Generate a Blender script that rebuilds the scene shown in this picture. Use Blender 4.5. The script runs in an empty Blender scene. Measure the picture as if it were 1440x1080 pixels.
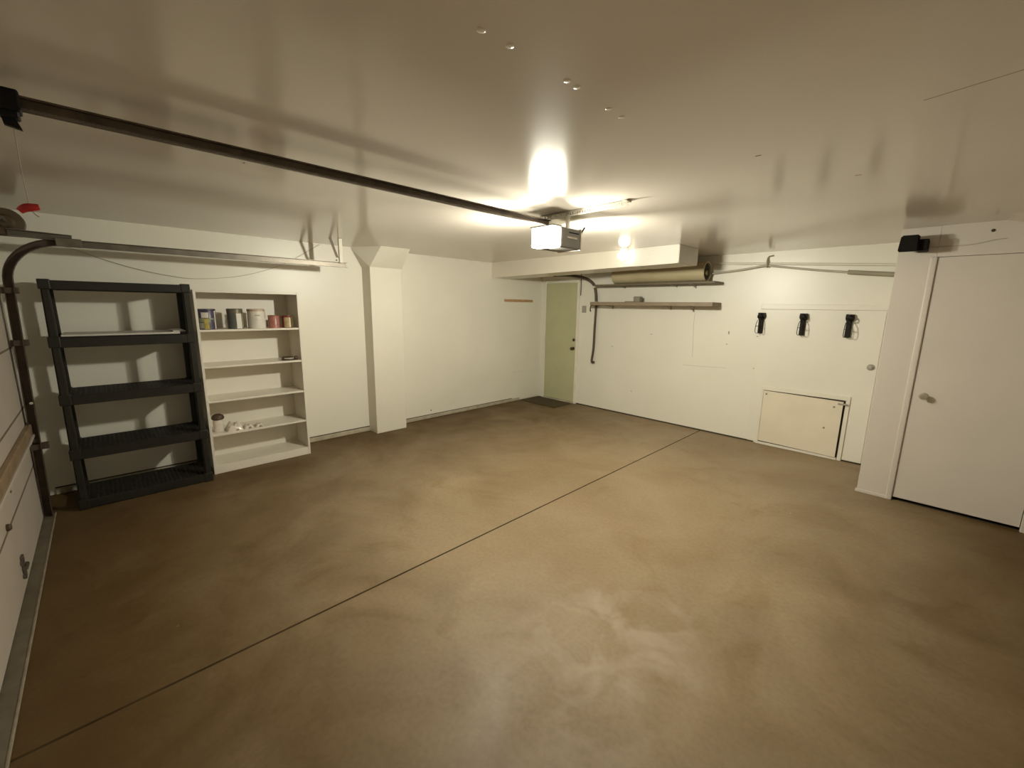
import bpy, bmesh, math, random
from mathutils import Vector, Matrix
random.seed(7)
S = bpy.context.scene
COL = S.collection
PI = math.pi

# ------------------------------------------------------------------ helpers
WORLD = {}          # object -> world position of its origin


def props(o, label=None, cat=None, group=None, kind=None):
    if label: o['label'] = label
    if cat: o['category'] = cat
    if group: o['group'] = group
    if kind: o['kind'] = kind
    return o


def thing(name, loc, label, cat, group=None):
    o = bpy.data.objects.new(name, None)
    o.empty_display_size = 0.05
    COL.objects.link(o)
    o.location = loc
    WORLD[o] = Vector(loc)
    return props(o, label, cat, group)


def emit(name, bm, mat, parent=None, smooth=False, origin=None):
    """bmesh built in world coordinates -> one mesh object with its own origin"""
    bmesh.ops.recalc_face_normals(bm, faces=bm.faces)
    lo = Vector((min(v.co.x for v in bm.verts), min(v.co.y for v in bm.verts), min(v.co.z for v in bm.verts)))
    hi = Vector((max(v.co.x for v in bm.verts), max(v.co.y for v in bm.verts), max(v.co.z for v in bm.verts)))
    org = Vector(origin) if origin else Vector(((lo.x + hi.x) / 2, (lo.y + hi.y) / 2, lo.z))
    for v in bm.verts:
        v.co -= org
    me = bpy.data.meshes.new(name)
    bm.to_mesh(me)
    bm.free()
    me.materials.append(mat)
    if smooth:
        for p in me.polygons:
            p.use_smooth = True
        try:
            me.set_sharp_from_angle(angle=math.radians(38))
        except Exception:
            pass
    o = bpy.data.objects.new(name, me)
    COL.objects.link(o)
    WORLD[o] = org
    if parent is not None:
        o.parent = parent
        o.location = org - WORLD[parent]
    else:
        o.location = org
    return o


def box(bm, x0, x1, y0, y1, z0, z1, bev=0.0, seg=1):
    r = bmesh.ops.create_cube(bm, size=1.0)
    vs = r['verts']
    for v in vs:
        v.co = Vector(((x0 + x1) / 2 + v.co.x * (x1 - x0), (y0 + y1) / 2 + v.co.y * (y1 - y0), (z0 + z1) / 2 + v.co.z * (z1 - z0)))
    if bev > 0:
        es = list({e for v in vs for e in v.link_edges})
        bmesh.ops.bevel(bm, geom=es, offset=bev, segments=seg, affect='EDGES', profile=0.5)
    return bm


def B(x0, x1, y0, y1, z0, z1, bev=0.0, seg=1):
    return box(bmesh.new(), x0, x1, y0, y1, z0, z1, bev, seg)


def hull(bm, pts):
    vs = [bm.verts.new(p) for p in pts]
    r = bmesh.ops.convex_hull(bm, input=vs)
    bad = [g for g in r['geom_interior'] if isinstance(g, bmesh.types.BMVert)]
    if bad:
        bmesh.ops.delete(bm, geom=bad, context='VERTS')
    bmesh.ops.dissolve_limit(bm, angle_limit=0.01, verts=bm.verts, edges=bm.edges)
    return bm


def ring(c, u, v, r, n, ry=None):
    ry = r if ry is None else ry
    return [c + u * (r * math.cos(2 * PI * k / n)) + v * (ry * math.sin(2 * PI * k / n)) for k in range(n)]


def tube(bm, pts, r, n=10, cap=True):
    pts = [Vector(p) for p in pts]
    rr = r if isinstance(r, (list, tuple)) else [r] * len(pts)
    t0 = (pts[1] - pts[0]).normalized()
    a = Vector((0, 0, 1)) if abs(t0.z) < 0.9 else Vector((1, 0, 0))
    u = t0.cross(a).normalized()
    rows = []
    for i, p in enumerate(pts):
        if i == 0: t = t0
        elif i == len(pts) - 1: t = (pts[i] - pts[i - 1]).normalized()
        else: t = ((pts[i + 1] - p).normalized() + (p - pts[i - 1]).normalized()).normalized()
        u = (u - t * u.dot(t)).normalized()
        w = t.cross(u)
        rows.append([bm.verts.new(q) for q in ring(p, u, w, rr[i], n)])
    for a_, b_ in zip(rows[:-1], rows[1:]):
        for k in range(n):
            bm.faces.new((a_[k], a_[(k + 1) % n], b_[(k + 1) % n], b_[k]))
    if cap:
        bm.faces.new(rows[0][::-1])
        bm.faces.new(rows[-1])
    return bm


def lathe(bm, c, prof, axis='z', n=28):
    """prof: list of (radius, height along axis) from c"""
    c = Vector(c)
    A = {'z': (Vector((1, 0, 0)), Vector((0, 1, 0)), Vector((0, 0, 1))),
         'x': (Vector((0, 1, 0)), Vector((0, 0, 1)), Vector((1, 0, 0))),
         'y': (Vector((0, 0, 1)), Vector((1, 0, 0)), Vector((0, 1, 0)))}[axis]
    rows = []
    for r, h in prof:
        if r < 1e-5:
            rows.append([bm.verts.new(c + A[2] * h)])
        else:
            rows.append([bm.verts.new(q) for q in ring(c + A[2] * h, A[0], A[1], r, n)])
    for a, b in zip(rows[:-1], rows[1:]):
        for k in range(n):
            k2 = (k + 1) % n
            if len(a) == 1 and len(b) == 1: continue
            if len(a) == 1: bm.faces.new((a[0], b[k2], b[k]))
            elif len(b) == 1: bm.faces.new((a[k], a[k2], b[0]))
            else: bm.faces.new((a[k], a[k2], b[k2], b[k]))
    if len(rows[0]) > 1: bm.faces.new(rows[0][::-1])
    if len(rows[-1]) > 1: bm.faces.new(rows[-1])
    return bm


def smooth_path(pts, sub=6):
    """Catmull-Rom through pts"""
    P = [Vector(p) for p in pts]
    out = []
    for i in range(len(P) - 1):
        p0 = P[max(i - 1, 0)]; p1 = P[i]; p2 = P[i + 1]; p3 = P[min(i + 2, len(P) - 1)]
        for k in range(sub):
            t = k / sub
            out.append(0.5 * ((2 * p1) + (p2 - p0) * t + (2 * p0 - 5 * p1 + 4 * p2 - p3) * t * t + (3 * p1 - p0 - 3 * p2 + p3) * t ** 3))
    out.append(P[-1])
    return out


# ------------------------------------------------------------------ materials
def lin(c):
    return tuple(((x / 255) / 12.92 if x / 255 <= 0.04045 else (((x / 255) + 0.055) / 1.055) ** 2.4) for x in c) + (1,)


def mat(name, col, rough=0.5, metal=0.0, spec=0.5, var=0.06, scale=6.0, bump=0.0, bscale=60.0, rvar=0.0, coat=0.0):
    m = bpy.data.materials.new(name)
    m.use_nodes = True
    nt = m.node_tree
    b = nt.nodes['Principled BSDF']
    b.inputs['Roughness'].default_value = rough
    b.inputs['Metallic'].default_value = metal
    b.inputs['Specular IOR Level'].default_value = spec
    b.inputs['Coat Weight'].default_value = coat
    tc = nt.nodes.new('ShaderNodeTexCoord')
    nz = nt.nodes.new('ShaderNodeTexNoise')
    nz.inputs['Scale'].default_value = scale
    nz.inputs['Detail'].default_value = 5
    nt.links.new(tc.outputs['Object'], nz.inputs['Vector'])
    rp = nt.nodes.new('ShaderNodeValToRGB')
    rp.color_ramp.elements[0].position = 0.3
    rp.color_ramp.elements[1].position = 0.7
    rp.color_ramp.elements[0].color = tuple(max(0, c * (1 - var)) for c in col[:3]) + (1,)
    rp.color_ramp.elements[1].color = tuple(min(1, c * (1 + var)) for c in col[:3]) + (1,)
    nt.links.new(nz.outputs['Fac'], rp.inputs['Fac'])
    nt.links.new(rp.outputs['Color'], b.inputs['Base Color'])
    if rvar > 0:
        mr = nt.nodes.new('ShaderNodeMapRange')
        mr.inputs['To Min'].default_value = rough - rvar
        mr.inputs['To Max'].default_value = rough + rvar
        nt.links.new(nz.outputs['Fac'], mr.inputs['Value'])
        nt.links.new(mr.outputs['Result'], b.inputs['Roughness'])
    if bump > 0:
        n2 = nt.nodes.new('ShaderNodeTexNoise')
        n2.inputs['Scale'].default_value = bscale
        n2.inputs['Detail'].default_value = 3
        nt.links.new(tc.outputs['Object'], n2.inputs['Vector'])
        bp = nt.nodes.new('ShaderNodeBump')
        bp.inputs['Strength'].default_value = bump
        bp.inputs['Distance'].default_value = 0.004
        nt.links.new(n2.outputs['Fac'], bp.inputs['Height'])
        nt.links.new(bp.outputs['Normal'], b.inputs['Normal'])
    return m


WALLC = (0.76, 0.735, 0.64)
M = {
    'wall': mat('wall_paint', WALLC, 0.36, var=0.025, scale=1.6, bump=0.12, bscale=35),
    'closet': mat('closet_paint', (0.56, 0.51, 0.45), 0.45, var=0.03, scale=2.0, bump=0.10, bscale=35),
    'pilaster': mat('pilaster_paint', (0.72, 0.69, 0.59), 0.45, var=0.03, scale=2.0, bump=0.08, bscale=30),
    'duct': mat('duct_paint', (0.66, 0.61, 0.51), 0.24, var=0.03, scale=2.0, bump=0.05, bscale=8),
    'ductplate': mat('duct_plate_paint', (0.53, 0.505, 0.45), 0.22, var=0.03, scale=3, bump=0.04, bscale=6),
    'trim': mat('trim_paint', (0.74, 0.71, 0.61), 0.4, var=0.04, scale=5),
    'olive': mat('olive_door_paint', (0.475, 0.47, 0.285), 0.5, var=0.05, scale=3),
    'whitelam': mat('white_laminate', (0.74, 0.70, 0.61), 0.4, var=0.02, scale=3),
    'blackpl': mat('black_resin', (0.018, 0.0165, 0.0125), 0.5, spec=0.3, var=0.2, scale=12, bump=0.1, bscale=120),
    'blackhook': mat('black_hook_plastic', (0.012, 0.0095, 0.006), 0.6, spec=0.2, var=0.2, scale=30),
    'board': mat('white_board', (0.55, 0.52, 0.47), 0.55, var=0.05, scale=8),
    'galv': mat('galvanised_steel', (0.17, 0.15, 0.122), 0.42, metal=0.75, var=0.25, scale=9, rvar=0.1),
    'darksteel': mat('dark_steel', (0.085, 0.06, 0.045), 0.5, metal=0.35, var=0.3, scale=10, rvar=0.1),
    'rail': mat('rail_steel', (0.095, 0.068, 0.048), 0.5, metal=0.3, var=0.3, scale=14),
    'black': mat('black_plastic', (0.006, 0.0055, 0.005), 0.6, spec=0.2, var=0.2, scale=20),
    'sensor': mat('sensor_black', (0.006, 0.0045, 0.003), 0.7, spec=0.15, var=0.2, scale=20),
    'opener': mat('opener_grey', (0.20, 0.19, 0.18), 0.5, var=0.08, scale=12),
    'zinc': mat('zinc_angle', (0.60, 0.56, 0.48), 0.4, metal=0.5, var=0.1, scale=20),
    'red': mat('red_handle', (0.35, 0.008, 0.010), 0.45, var=0.1, scale=20),
    'cord': mat('grey_cord', (0.32, 0.29, 0.25), 0.8, var=0.1, scale=30),
    'gdoor': mat('garage_door_paint', (0.47, 0.415, 0.36), 0.5, var=0.05, scale=2.5, bump=0.08, bscale=25),
    'strut': mat('strut_brown', (0.24, 0.17, 0.10), 0.55, var=0.2, scale=8),
    'groove': mat('groove_dirt', (0.17, 0.13, 0.09), 0.8, var=0.2, scale=12),
    'thresh': mat('threshold_rubber', (0.13, 0.11, 0.075), 0.7, var=0.2, scale=9),
    'threshl': mat('threshold_lip', (0.24, 0.205, 0.15), 0.6, var=0.2, scale=14),
    'curb': mat('concrete_curb', (0.40, 0.36, 0.27), 0.75, var=0.2, scale=9, bump=0.3),
    'gap': mat('dark_gap', (0.05, 0.04, 0.025), 0.9, var=0.2, scale=9),
    'joint': mat('joint_dirt', (0.050, 0.034, 0.016), 0.95, spec=0.1, var=0.35, scale=5),
    'matdoor': mat('coir_mat', (0.062, 0.043, 0.016), 0.95, var=0.35, scale=60, bump=0.8, bscale=220),
    'wood': mat('brown_wood', (0.42, 0.25, 0.12), 0.5, var=0.2, scale=12),
    'shelfdark': mat('dark_plank', (0.15, 0.118, 0.075), 0.6, var=0.12, scale=8),
    'tan': mat('tan_plank', (0.26, 0.20, 0.135), 0.55, var=0.1, scale=8),
    'hose': mat('dark_pipe', (0.075, 0.052, 0.028), 0.5, var=0.2, scale=12),
    'strap': mat('white_strap', (0.70, 0.66, 0.55), 0.5, var=0.05, scale=12),
    'tubecream': mat('cream_tube', (0.40, 0.345, 0.215), 0.5, var=0.06, scale=5),
    'dark': mat('dark_inside', (0.03, 0.026, 0.014), 0.8, var=0.2, scale=9),
    'pipe': mat('painted_pipe', (0.70, 0.67, 0.57), 0.4, var=0.03, scale=9),
    'cable': mat('grey_cable', (0.42, 0.385, 0.31), 0.5, var=0.06, scale=12),
    'sleeve': mat('grey_sleeve', (0.30, 0.275, 0.20), 0.7, var=0.1, scale=12),
    'brass': mat('dark_brass', (0.10, 0.075, 0.04), 0.35, metal=0.8, var=0.1, scale=12),
    'nickel': mat('brushed_nickel', (0.52, 0.48, 0.40), 0.32, metal=0.8, var=0.08, scale=12),
    'greybox': mat('grey_plastic', (0.36, 0.335, 0.27), 0.5, var=0.06, scale=12),
    'greyblock': mat('grey_block', (0.23, 0.205, 0.155), 0.7, var=0.2, scale=50),
    'hatch': mat('hatch_plywood', (0.74, 0.665, 0.53), 0.5, var=0.05, scale=3),
    'mark': mat('wall_mark', (0.27, 0.23, 0.17), 0.8, var=0.2, scale=12),
    'pop': mat('ceiling_patch', (0.80, 0.77, 0.68), 0.22, var=0.02, scale=12),
    # paint cans
    'navy': mat('navy_print', (0.050, 0.040, 0.085), 0.35, var=0.3, scale=40),
    'white': mat('white_print', (0.66, 0.63, 0.56), 0.4, var=0.04, scale=12),
    'yellow': mat('yellow_print', (0.46, 0.38, 0.10), 0.4, var=0.25, scale=30),
    'green': mat('green_print', (0.22, 0.25, 0.15), 0.4, var=0.3, scale=35),
    'cangrey': mat('can_grey', (0.10, 0.105, 0.095), 0.4, var=0.2, scale=25),
    'lidgrey': mat('lid_olive_grey', (0.16, 0.14, 0.10), 0.35, metal=0.5, var=0.2, scale=25),
    'cream': mat('cream_can', (0.70, 0.60, 0.47), 0.4, var=0.05, scale=15),
    'rust': mat('rust_lid', (0.22, 0.10, 0.055), 0.5, metal=0.3, var=0.3, scale=40),
    'redcan': mat('red_can', (0.36, 0.14, 0.11), 0.35, var=0.15, scale=25),
    'redark': mat('dark_red_can', (0.20, 0.02, 0.015), 0.35, var=0.15, scale=25),
    'gold': mat('gold_label', (0.42, 0.32, 0.16), 0.4, var=0.2, scale=25),
    'olivecan': mat('olive_label', (0.16, 0.135, 0.04), 0.4, var=0.2, scale=25),
    'tape': mat('dark_tape', (0.075, 0.055, 0.03), 0.5, var=0.2, scale=25),
    'brownlid': mat('brown_lid', (0.07, 0.040, 0.022), 0.6, var=0.3, scale=40),
    'bag': mat('clear_bag', (0.66, 0.60, 0.52), 0.25, var=0.08, scale=20),
}


def ceiling_material():
    m = bpy.data.materials.new('ceiling_satin_paint')
    m.use_nodes = True
    nt = m.node_tree; L = nt.links
    b = nt.nodes['Principled BSDF']
    geo = nt.nodes.new('ShaderNodeNewGeometry')
    nz = nt.nodes.new('ShaderNodeTexNoise'); nz.inputs['Scale'].default_value = 0.8; nz.inputs['Detail'].default_value = 4
    L.new(geo.outputs['Position'], nz.inputs['Vector'])
    rp = nt.nodes.new('ShaderNodeValToRGB')
    rp.color_ramp.elements[0].position = 0.35; rp.color_ramp.elements[1].position = 0.65
    rp.color_ramp.elements[0].color = (0.59, 0.54, 0.475, 1); rp.color_ramp.elements[1].color = (0.62, 0.57, 0.50, 1)
    L.new(nz.outputs['Fac'], rp.inputs['Fac'])
    # hairline crack in the taped joint
    sep = nt.nodes.new('ShaderNodeSeparateXYZ'); L.new(geo.outputs['Position'], sep.inputs['Vector'])

    def math_(op, a, bb=None, c=None):
        n = nt.nodes.new('ShaderNodeMath'); n.operation = op
        for i, v in enumerate((a, bb, c)):
            if v is None: continue
            if isinstance(v, (int, float)): n.inputs[i].default_value = v
            else: L.new(v, n.inputs[i])
        return n.outputs[0]
    yl = math_('MULTIPLY_ADD', sep.outputs['X'], -0.25, 2.028)
    d = math_('ABSOLUTE', math_('SUBTRACT', sep.outputs['Y'], yl))
    near = math_('LESS_THAN', d, 0.0026)
    far = math_('GREATER_THAN', sep.outputs['X'], -0.15)
    f = math_('MULTIPLY', near, far)
    mx = nt.nodes.new('ShaderNodeMix'); mx.data_type = 'RGBA'
    L.new(f, mx.inputs['Factor']); L.new(rp.outputs['Color'], mx.inputs['A']); mx.inputs['B'].default_value = (0.16, 0.12, 0.08, 1)
    L.new(mx.outputs['Result'], b.inputs['Base Color'])
    b.inputs['Roughness'].default_value = 0.15
    b.inputs['Specular IOR Level'].default_value = 0.5
    # seams: slight ridges of the board joints
    def ridge(y0, w):
        dd = math_('ABSOLUTE', math_('SUBTRACT', sep.outputs['Y'], y0))
        return math_('SUBTRACT', 1.0, math_('SMOOTH_MIN', math_('DIVIDE', dd, w), 1.0, 0.2))
    h = math_('ADD', ridge(0.55, 0.07), math_('MULTIPLY', ridge(1.62, 0.05), 0.6))
    n2 = nt.nodes.new('ShaderNodeTexNoise'); n2.inputs['Scale'].default_value = 9; n2.inputs['Detail'].default_value = 2
    L.new(geo.outputs['Position'], n2.inputs['Vector'])
    n3 = nt.nodes.new('ShaderNodeTexNoise'); n3.inputs['Scale'].default_value = 55; n3.inputs['Detail'].default_value = 2
    L.new(geo.outputs['Position'], n3.inputs['Vector'])
    hh = math_('ADD', math_('MULTIPLY', h, 0.35), math_('ADD', math_('MULTIPLY', n2.outputs['Fac'], 0.25), math_('MULTIPLY', n3.outputs['Fac'], 0.12)))
    bp = nt.nodes.new('ShaderNodeBump'); bp.inputs['Strength'].default_value = 0.12; bp.inputs['Distance'].default_value = 0.004
    L.new(hh, bp.inputs['Height']); L.new(bp.outputs['Normal'], b.inputs['Normal'])
    return m


def floor_material():
    m = bpy.data.materials.new('sealed_concrete')
    m.use_nodes = True
    nt = m.node_tree; L = nt.links
    b = nt.nodes['Principled BSDF']
    geo = nt.nodes.new('ShaderNodeNewGeometry')

    def noise(s, det=6, dist=0.0, rough=0.55):
        n = nt.nodes.new('ShaderNodeTexNoise'); n.inputs['Scale'].default_value = s; n.inputs['Detail'].default_value = det
        n.inputs['Distortion'].default_value = dist; n.inputs['Roughness'].default_value = rough
        L.new(geo.outputs['Position'], n.inputs['Vector']); return n.outputs['Fac']

    def ramp(fac, a, c, p0=0.35, p1=0.65):
        r = nt.nodes.new('ShaderNodeValToRGB')
        r.color_ramp.elements[0].position = p0; r.color_ramp.elements[1].position = p1
        r.color_ramp.elements[0].color = a; r.color_ramp.elements[1].color = c
        L.new(fac, r.inputs['Fac']); return r.outputs['Color']

    def mix(kind, f, a, c):
        x = nt.nodes.new('ShaderNodeMix'); x.data_type = 'RGBA'; x.blend_type = kind
        if isinstance(f, float): x.inputs['Factor'].default_value = f
        else: L.new(f, x.inputs['Factor'])
        for s, v in (('A', a), ('B', c)):
            if isinstance(v, tuple): x.inputs[s].default_value = v
            else: L.new(v, x.inputs[s])
        return x.outputs['Result']
    big = noise(0.75, 4, 0.6)
    c = ramp(big, (0.235, 0.165, 0.088, 1), (0.325, 0.245, 0.150, 1), 0.32, 0.68)
    med = noise(2.6, 6, 0.8)
    c = mix('MIX', ramp(med, (0, 0, 0, 1), (0.55, 0.55, 0.55, 1), 0.45, 0.72), c, (0.30, 0.235, 0.15, 1))
    st = noise(1.5, 7, 1.4)
    c = mix('MIX', ramp(st, (0, 0, 0, 1), (0.5, 0.5, 0.5, 1), 0.56, 0.70), c, (0.205, 0.135, 0.055, 1))
    fine = noise(38, 5)
    c = mix('MULTIPLY', 0.35, c, ramp(fine, (0.72, 0.70, 0.66, 1), (1.0, 1.0, 1.0, 1), 0.35, 0.6))
    # small white chips
    vo = nt.nodes.new('ShaderNodeTexVoronoi'); vo.inputs['Scale'].default_value = 2.3
    L.new(geo.outputs['Position'], vo.inputs['Vector'])
    lt = nt.nodes.new('ShaderNodeMath'); lt.operation = 'LESS_THAN'; lt.inputs[1].default_value = 0.012
    L.new(vo.outputs['Distance'], lt.inputs[0])
    c = mix('MIX', lt.outputs[0], c, (0.55, 0.50, 0.40, 1))
    # dirt and painted-in light falloff, darkest by the garage door, rack and right side
    sep = nt.nodes.new('ShaderNodeSeparateXYZ'); L.new(geo.outputs['Position'], sep.inputs['Vector'])

    def m_(op, a, bb=None, cc=None):
        n = nt.nodes.new('ShaderNodeMath'); n.operation = op
        for i, v in enumerate((a, bb, cc)):
            if v is None: continue
            if isinstance(v, (int, float)): n.inputs[i].default_value = v
            else: L.new(v, n.inputs[i])
        return n.outputs[0]
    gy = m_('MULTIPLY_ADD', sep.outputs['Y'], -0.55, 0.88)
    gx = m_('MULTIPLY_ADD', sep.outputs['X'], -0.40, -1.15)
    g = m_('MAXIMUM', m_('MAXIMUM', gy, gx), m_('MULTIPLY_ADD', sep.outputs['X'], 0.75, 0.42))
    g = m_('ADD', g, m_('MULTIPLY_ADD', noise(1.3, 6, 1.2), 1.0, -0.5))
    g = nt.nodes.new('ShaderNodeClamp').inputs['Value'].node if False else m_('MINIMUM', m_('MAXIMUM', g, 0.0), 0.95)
    dirt_falloff = mix('MULTIPLY', 1.0, c, (0.34, 0.26, 0.125, 1))
    c = mix('MIX', g, c, dirt_falloff)
    # pale blotches: reflected light painted into the colour over glossy worn patches
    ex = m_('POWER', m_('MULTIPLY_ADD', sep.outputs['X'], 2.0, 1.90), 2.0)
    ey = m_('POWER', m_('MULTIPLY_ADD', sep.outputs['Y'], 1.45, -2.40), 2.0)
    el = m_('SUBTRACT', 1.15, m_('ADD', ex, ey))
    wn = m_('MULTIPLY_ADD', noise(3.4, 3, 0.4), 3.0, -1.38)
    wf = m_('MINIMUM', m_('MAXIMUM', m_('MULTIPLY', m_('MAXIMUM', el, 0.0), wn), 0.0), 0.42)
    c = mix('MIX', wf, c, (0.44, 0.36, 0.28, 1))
    L.new(c, b.inputs['Base Color'])
    gl = noise(1.15, 5, 1.0)
    mr = nt.nodes.new('ShaderNodeMapRange')
    mr.inputs['From Min'].default_value = 0.36; mr.inputs['From Max'].default_value = 0.60
    mr.inputs['To Min'].default_value = 0.68; mr.inputs['To Max'].default_value = 0.50
    L.new(gl, mr.inputs['Value']); L.new(mr.outputs['Result'], b.inputs['Roughness'])
    b.inputs['Specular IOR Level'].default_value = 0.36
    bp = nt.nodes.new('ShaderNodeBump'); bp.inputs['Strength'].default_value = 0.12; bp.inputs['Distance'].default_value = 0.004
    L.new(noise(24, 5), bp.inputs['Height']); L.new(bp.outputs['Normal'], b.inputs['Normal'])
    return m


def lamp_material(name, strength):
    m = bpy.data.materials.new(name)
    m.use_nodes = True
    nt = m.node_tree
    nt.nodes.clear()
    o = nt.nodes.new('ShaderNodeOutputMaterial')
    e = nt.nodes.new('ShaderNodeEmission')
    e.inputs['Color'].default_value = LAMP_COL
    e.inputs['Strength'].default_value = strength
    nt.links.new(e.outputs[0], o.inputs['Surface'])
    return m


LAMP_COL = (1.0, 0.96, 0.80, 1)
LAMP = 45.0
P_FRONT, P_REAR, P_SIDE, P_DOWN = 36.0, 35.0, 38.0, 38.0
M['ceiling'] = ceiling_material()
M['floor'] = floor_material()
M['lamp'] = lamp_material('lit_lens', LAMP)
M['lamprear'] = lamp_material('lit_rear_lens', LAMP)
M['bulb'] = lamp_material('lit_bulb', 4.5)

# ------------------------------------------------------------------ camera (1440 x 1080)
CX, CY, CZ = 0.0, 0.0, 1.70
yaw, pitch, roll = math.radians(45.518), math.radians(10.531), math.radians(0.83)
fw = Vector((-math.sin(yaw) * math.cos(pitch), math.cos(yaw) * math.cos(pitch), -math.sin(pitch)))
rt = Vector((math.cos(yaw), math.sin(yaw), 0))
up = rt.cross(fw)
r2 = math.cos(roll) * rt + math.sin(roll) * up
u2 = -math.sin(roll) * rt + math.cos(roll) * up
cam = bpy.data.cameras.new('camera')
cam.sensor_fit = 'HORIZONTAL'; cam.sensor_width = 36.0
cam.lens = 586.256 * 36.0 / 1440.0
cam.clip_start = 0.02
co = bpy.data.objects.new('camera', cam)
COL.objects.link(co)
mw = Matrix((r2, u2, -fw)).transposed().to_4x4()
mw.translation = (CX, CY, CZ)
co.matrix_world = mw
S.camera = co

# ------------------------------------------------------------------ room shell
XL, YB, H = -5.297, 5.941, 2.40       # left wall, back wall, ceiling
XR, YF = 1.30, -0.62                  # right wall, front wall (round the garage door)
YC, XC = 5.018, -0.355                # closet front plane and its left edge


def struct(name, bm, m, parent=None, smooth=False):
    o = emit(name, bm, m, parent, smooth)
    if parent is None: o['kind'] = 'structure'
    return o


# floor with a sawn joint along x = -2.2
JX = -2.205
bm = bmesh.new()
prof = [(XL - 0.12, 0), (JX - 0.0070, 0), (JX - 0.0068, -0.012), (JX + 0.0068, -0.012), (JX + 0.0070, 0), (XR + 0.12, 0)]
for (a, b_) in zip(prof[:-1], prof[1:]):
    v = [bm.verts.new((a[0], YF - 0.12, a[1])), bm.verts.new((b_[0], YF - 0.12, b_[1])), bm.verts.new((b_[0], YB + 0.12, b_[1])), bm.verts.new((a[0], YB + 0.12, a[1]))]
    bm.faces.new(v)
bmesh.ops.remove_doubles(bm, verts=bm.verts, dist=1e-5)
bot = [bm.verts.new(p) for p in ((XL - 0.12, YF - 0.12, -0.1), (XR + 0.12, YF - 0.12, -0.1), (XR + 0.12, YB + 0.12, -0.1), (XL - 0.12, YB + 0.12, -0.1))]
bm.faces.new(bot[::-1])
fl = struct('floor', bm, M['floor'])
fl.data.flip_normals() if fl.data.polygons[0].normal.z < 0 else None
jd = emit('joint_filler', B(JX - 0.0072, JX + 0.0072, YF, YB, -0.0125, -0.0012), M['joint'], fl)

ce = struct('ceiling', B(XL - 0.12, XR + 0.12, YF - 0.12, YB + 0.12, H, H + 0.1), M['ceiling'])
for i, (x, y) in enumerate(((-0.94, 0.793), (-0.934, 0.89), (-0.934, 1.14), (-0.935, 1.193), (-0.943, 1.39), (-0.946, 1.482))):
    bm = lathe(bmesh.new(), (x, y, H), [(0.013, 0.0005), (0.011, -0.0007), (0.006, -0.0013), (0.0, -0.0015)], n=14)
    emit('screw_pop', bm, M['pop'], ce, True)
for (x, y) in ((-0.704, 2.261), (-2.603, 0.619), (-0.416, 2.917)):
    emit('nail_mark', B(x - 0.012, x + 0.012, y - 0.003, y + 0.003, H - 0.0015, H + 0.001), M['mark'], ce)

# left wall: board above a low concrete kerb
wl = struct('wall_left', B(XL - 0.12, XL, YF - 0.12, YB + 0.12, 0.0, H), M['wall'])
struct('baseboard_left', B(XL - 0.01, XL + 0.018, -0.46, 2.50, 0.0, 0.055, 0.004), M['curb'])
struct('baseboard_left', B(XL - 0.01, XL + 0.016, 2.925, 5.39, 0.0, 0.050, 0.004), M['curb'])
emit('board_gap', B(XL - 0.01, XL + 0.003, -0.46, 2.50, 0.055, 0.066), M['gap'], wl)
emit('board_gap', B(XL - 0.01, XL + 0.003, 2.925, 5.2, 0.050, 0.059), M['gap'], wl)

# back wall with a dark line where the boards stop above the slab
wb = struct('wall_back', B(XL - 0.12, XR + 0.12, YB, YB + 0.12, 0.0, H), M['wall'])
emit('board_gap', B(-4.40, -1.52, YB - 0.004, YB + 0.01, 0.0, 0.018), M['gap'], wb)
struct('wall_right', B(XR, XR + 0.12, YF - 0.12, YB + 0.12, 0, H), M['wall'])
bm = bmesh.new()
box(bm, XL - 0.12, -4.92, YF - 0.12, YF + 0.0, 0, H)
box(bm, 0.52, XR + 0.12, YF - 0.12, YF, 0, H)
box(bm, -4.92, 0.52, YF - 0.12, YF, 2.14, H)
struct('wall_front', bm, M['wall'])
box_bm = B(-4.93, 0.53, YF - 0.13, YF - 0.12, 0, 2.2)
struct('trim_1', box_bm, M['wall'])

# marks on the back wall
for (x, z, w, h) in ((-1.963, 1.40, 0.016, 0.045), (-1.973, 1.247, 0.018, 0.012), (-3.056, 1.318, 0.04, 0.008), (-3.723, 1.083, 0.016, 0.018),
                     (-3.323, 0.398, 0.014, 0.014), (-1.62, 0.96, 0.012, 0.012), (-1.62, 1.37, 0.02, 0.012)):
    bm = lathe(bmesh.new(), (0, 0, 0), [(0.5, 0.0), (0.45, 0.6), (0.0, 1.0)], 'y', 12)
    for v in bm.verts: v.co = Vector((x + v.co.x * w, YB - v.co.y * 0.004, z + v.co.z * h))
    emit('wall_mark', bm, M['mark'], wb)
emit('crack', tube(bmesh.new(), [(-2.432, YB, 1.645), (-2.436, YB, 1.50), (-2.425, YB, 1.30), (-2.41, YB, 1.03)], 0.0022, 6), M['cable'], wb)
emit('crack', tube(bmesh.new(), [(-2.54, YB, 0.908), (-2.25, YB, 0.915), (-1.95, YB, 0.93)], 0.0020, 6), M['cable'], wb)
emit('wall_mark', B(XL - 0.005, XL + 0.002, 3.46, 3.478, 0.108, 0.13), M['mark'], wl)

# pilaster on the left wall with its flared head
PX, PY0, PY1 = -5.075, 2.475, 2.915
bm = B(XL - 0.02, PX, PY0, PY1, 0.0, 2.17, 0.004)
hull(bm, [(XL - 0.02, PY0, 2.16), (PX + 0.001, PY0, 2.16), (PX + 0.001, PY1 + 0.004, 2.16), (XL - 0.02, PY1 + 0.004, 2.16),
          (XL - 0.02, 2.335, H + 0.004), (-4.890, 2.545, H + 0.004), (-4.862, PY1 + 0.015, H + 0.004), (XL - 0.02, PY1 + 0.015, H + 0.004)])
struct('trim_2', bm, M['pilaster'])

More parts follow.
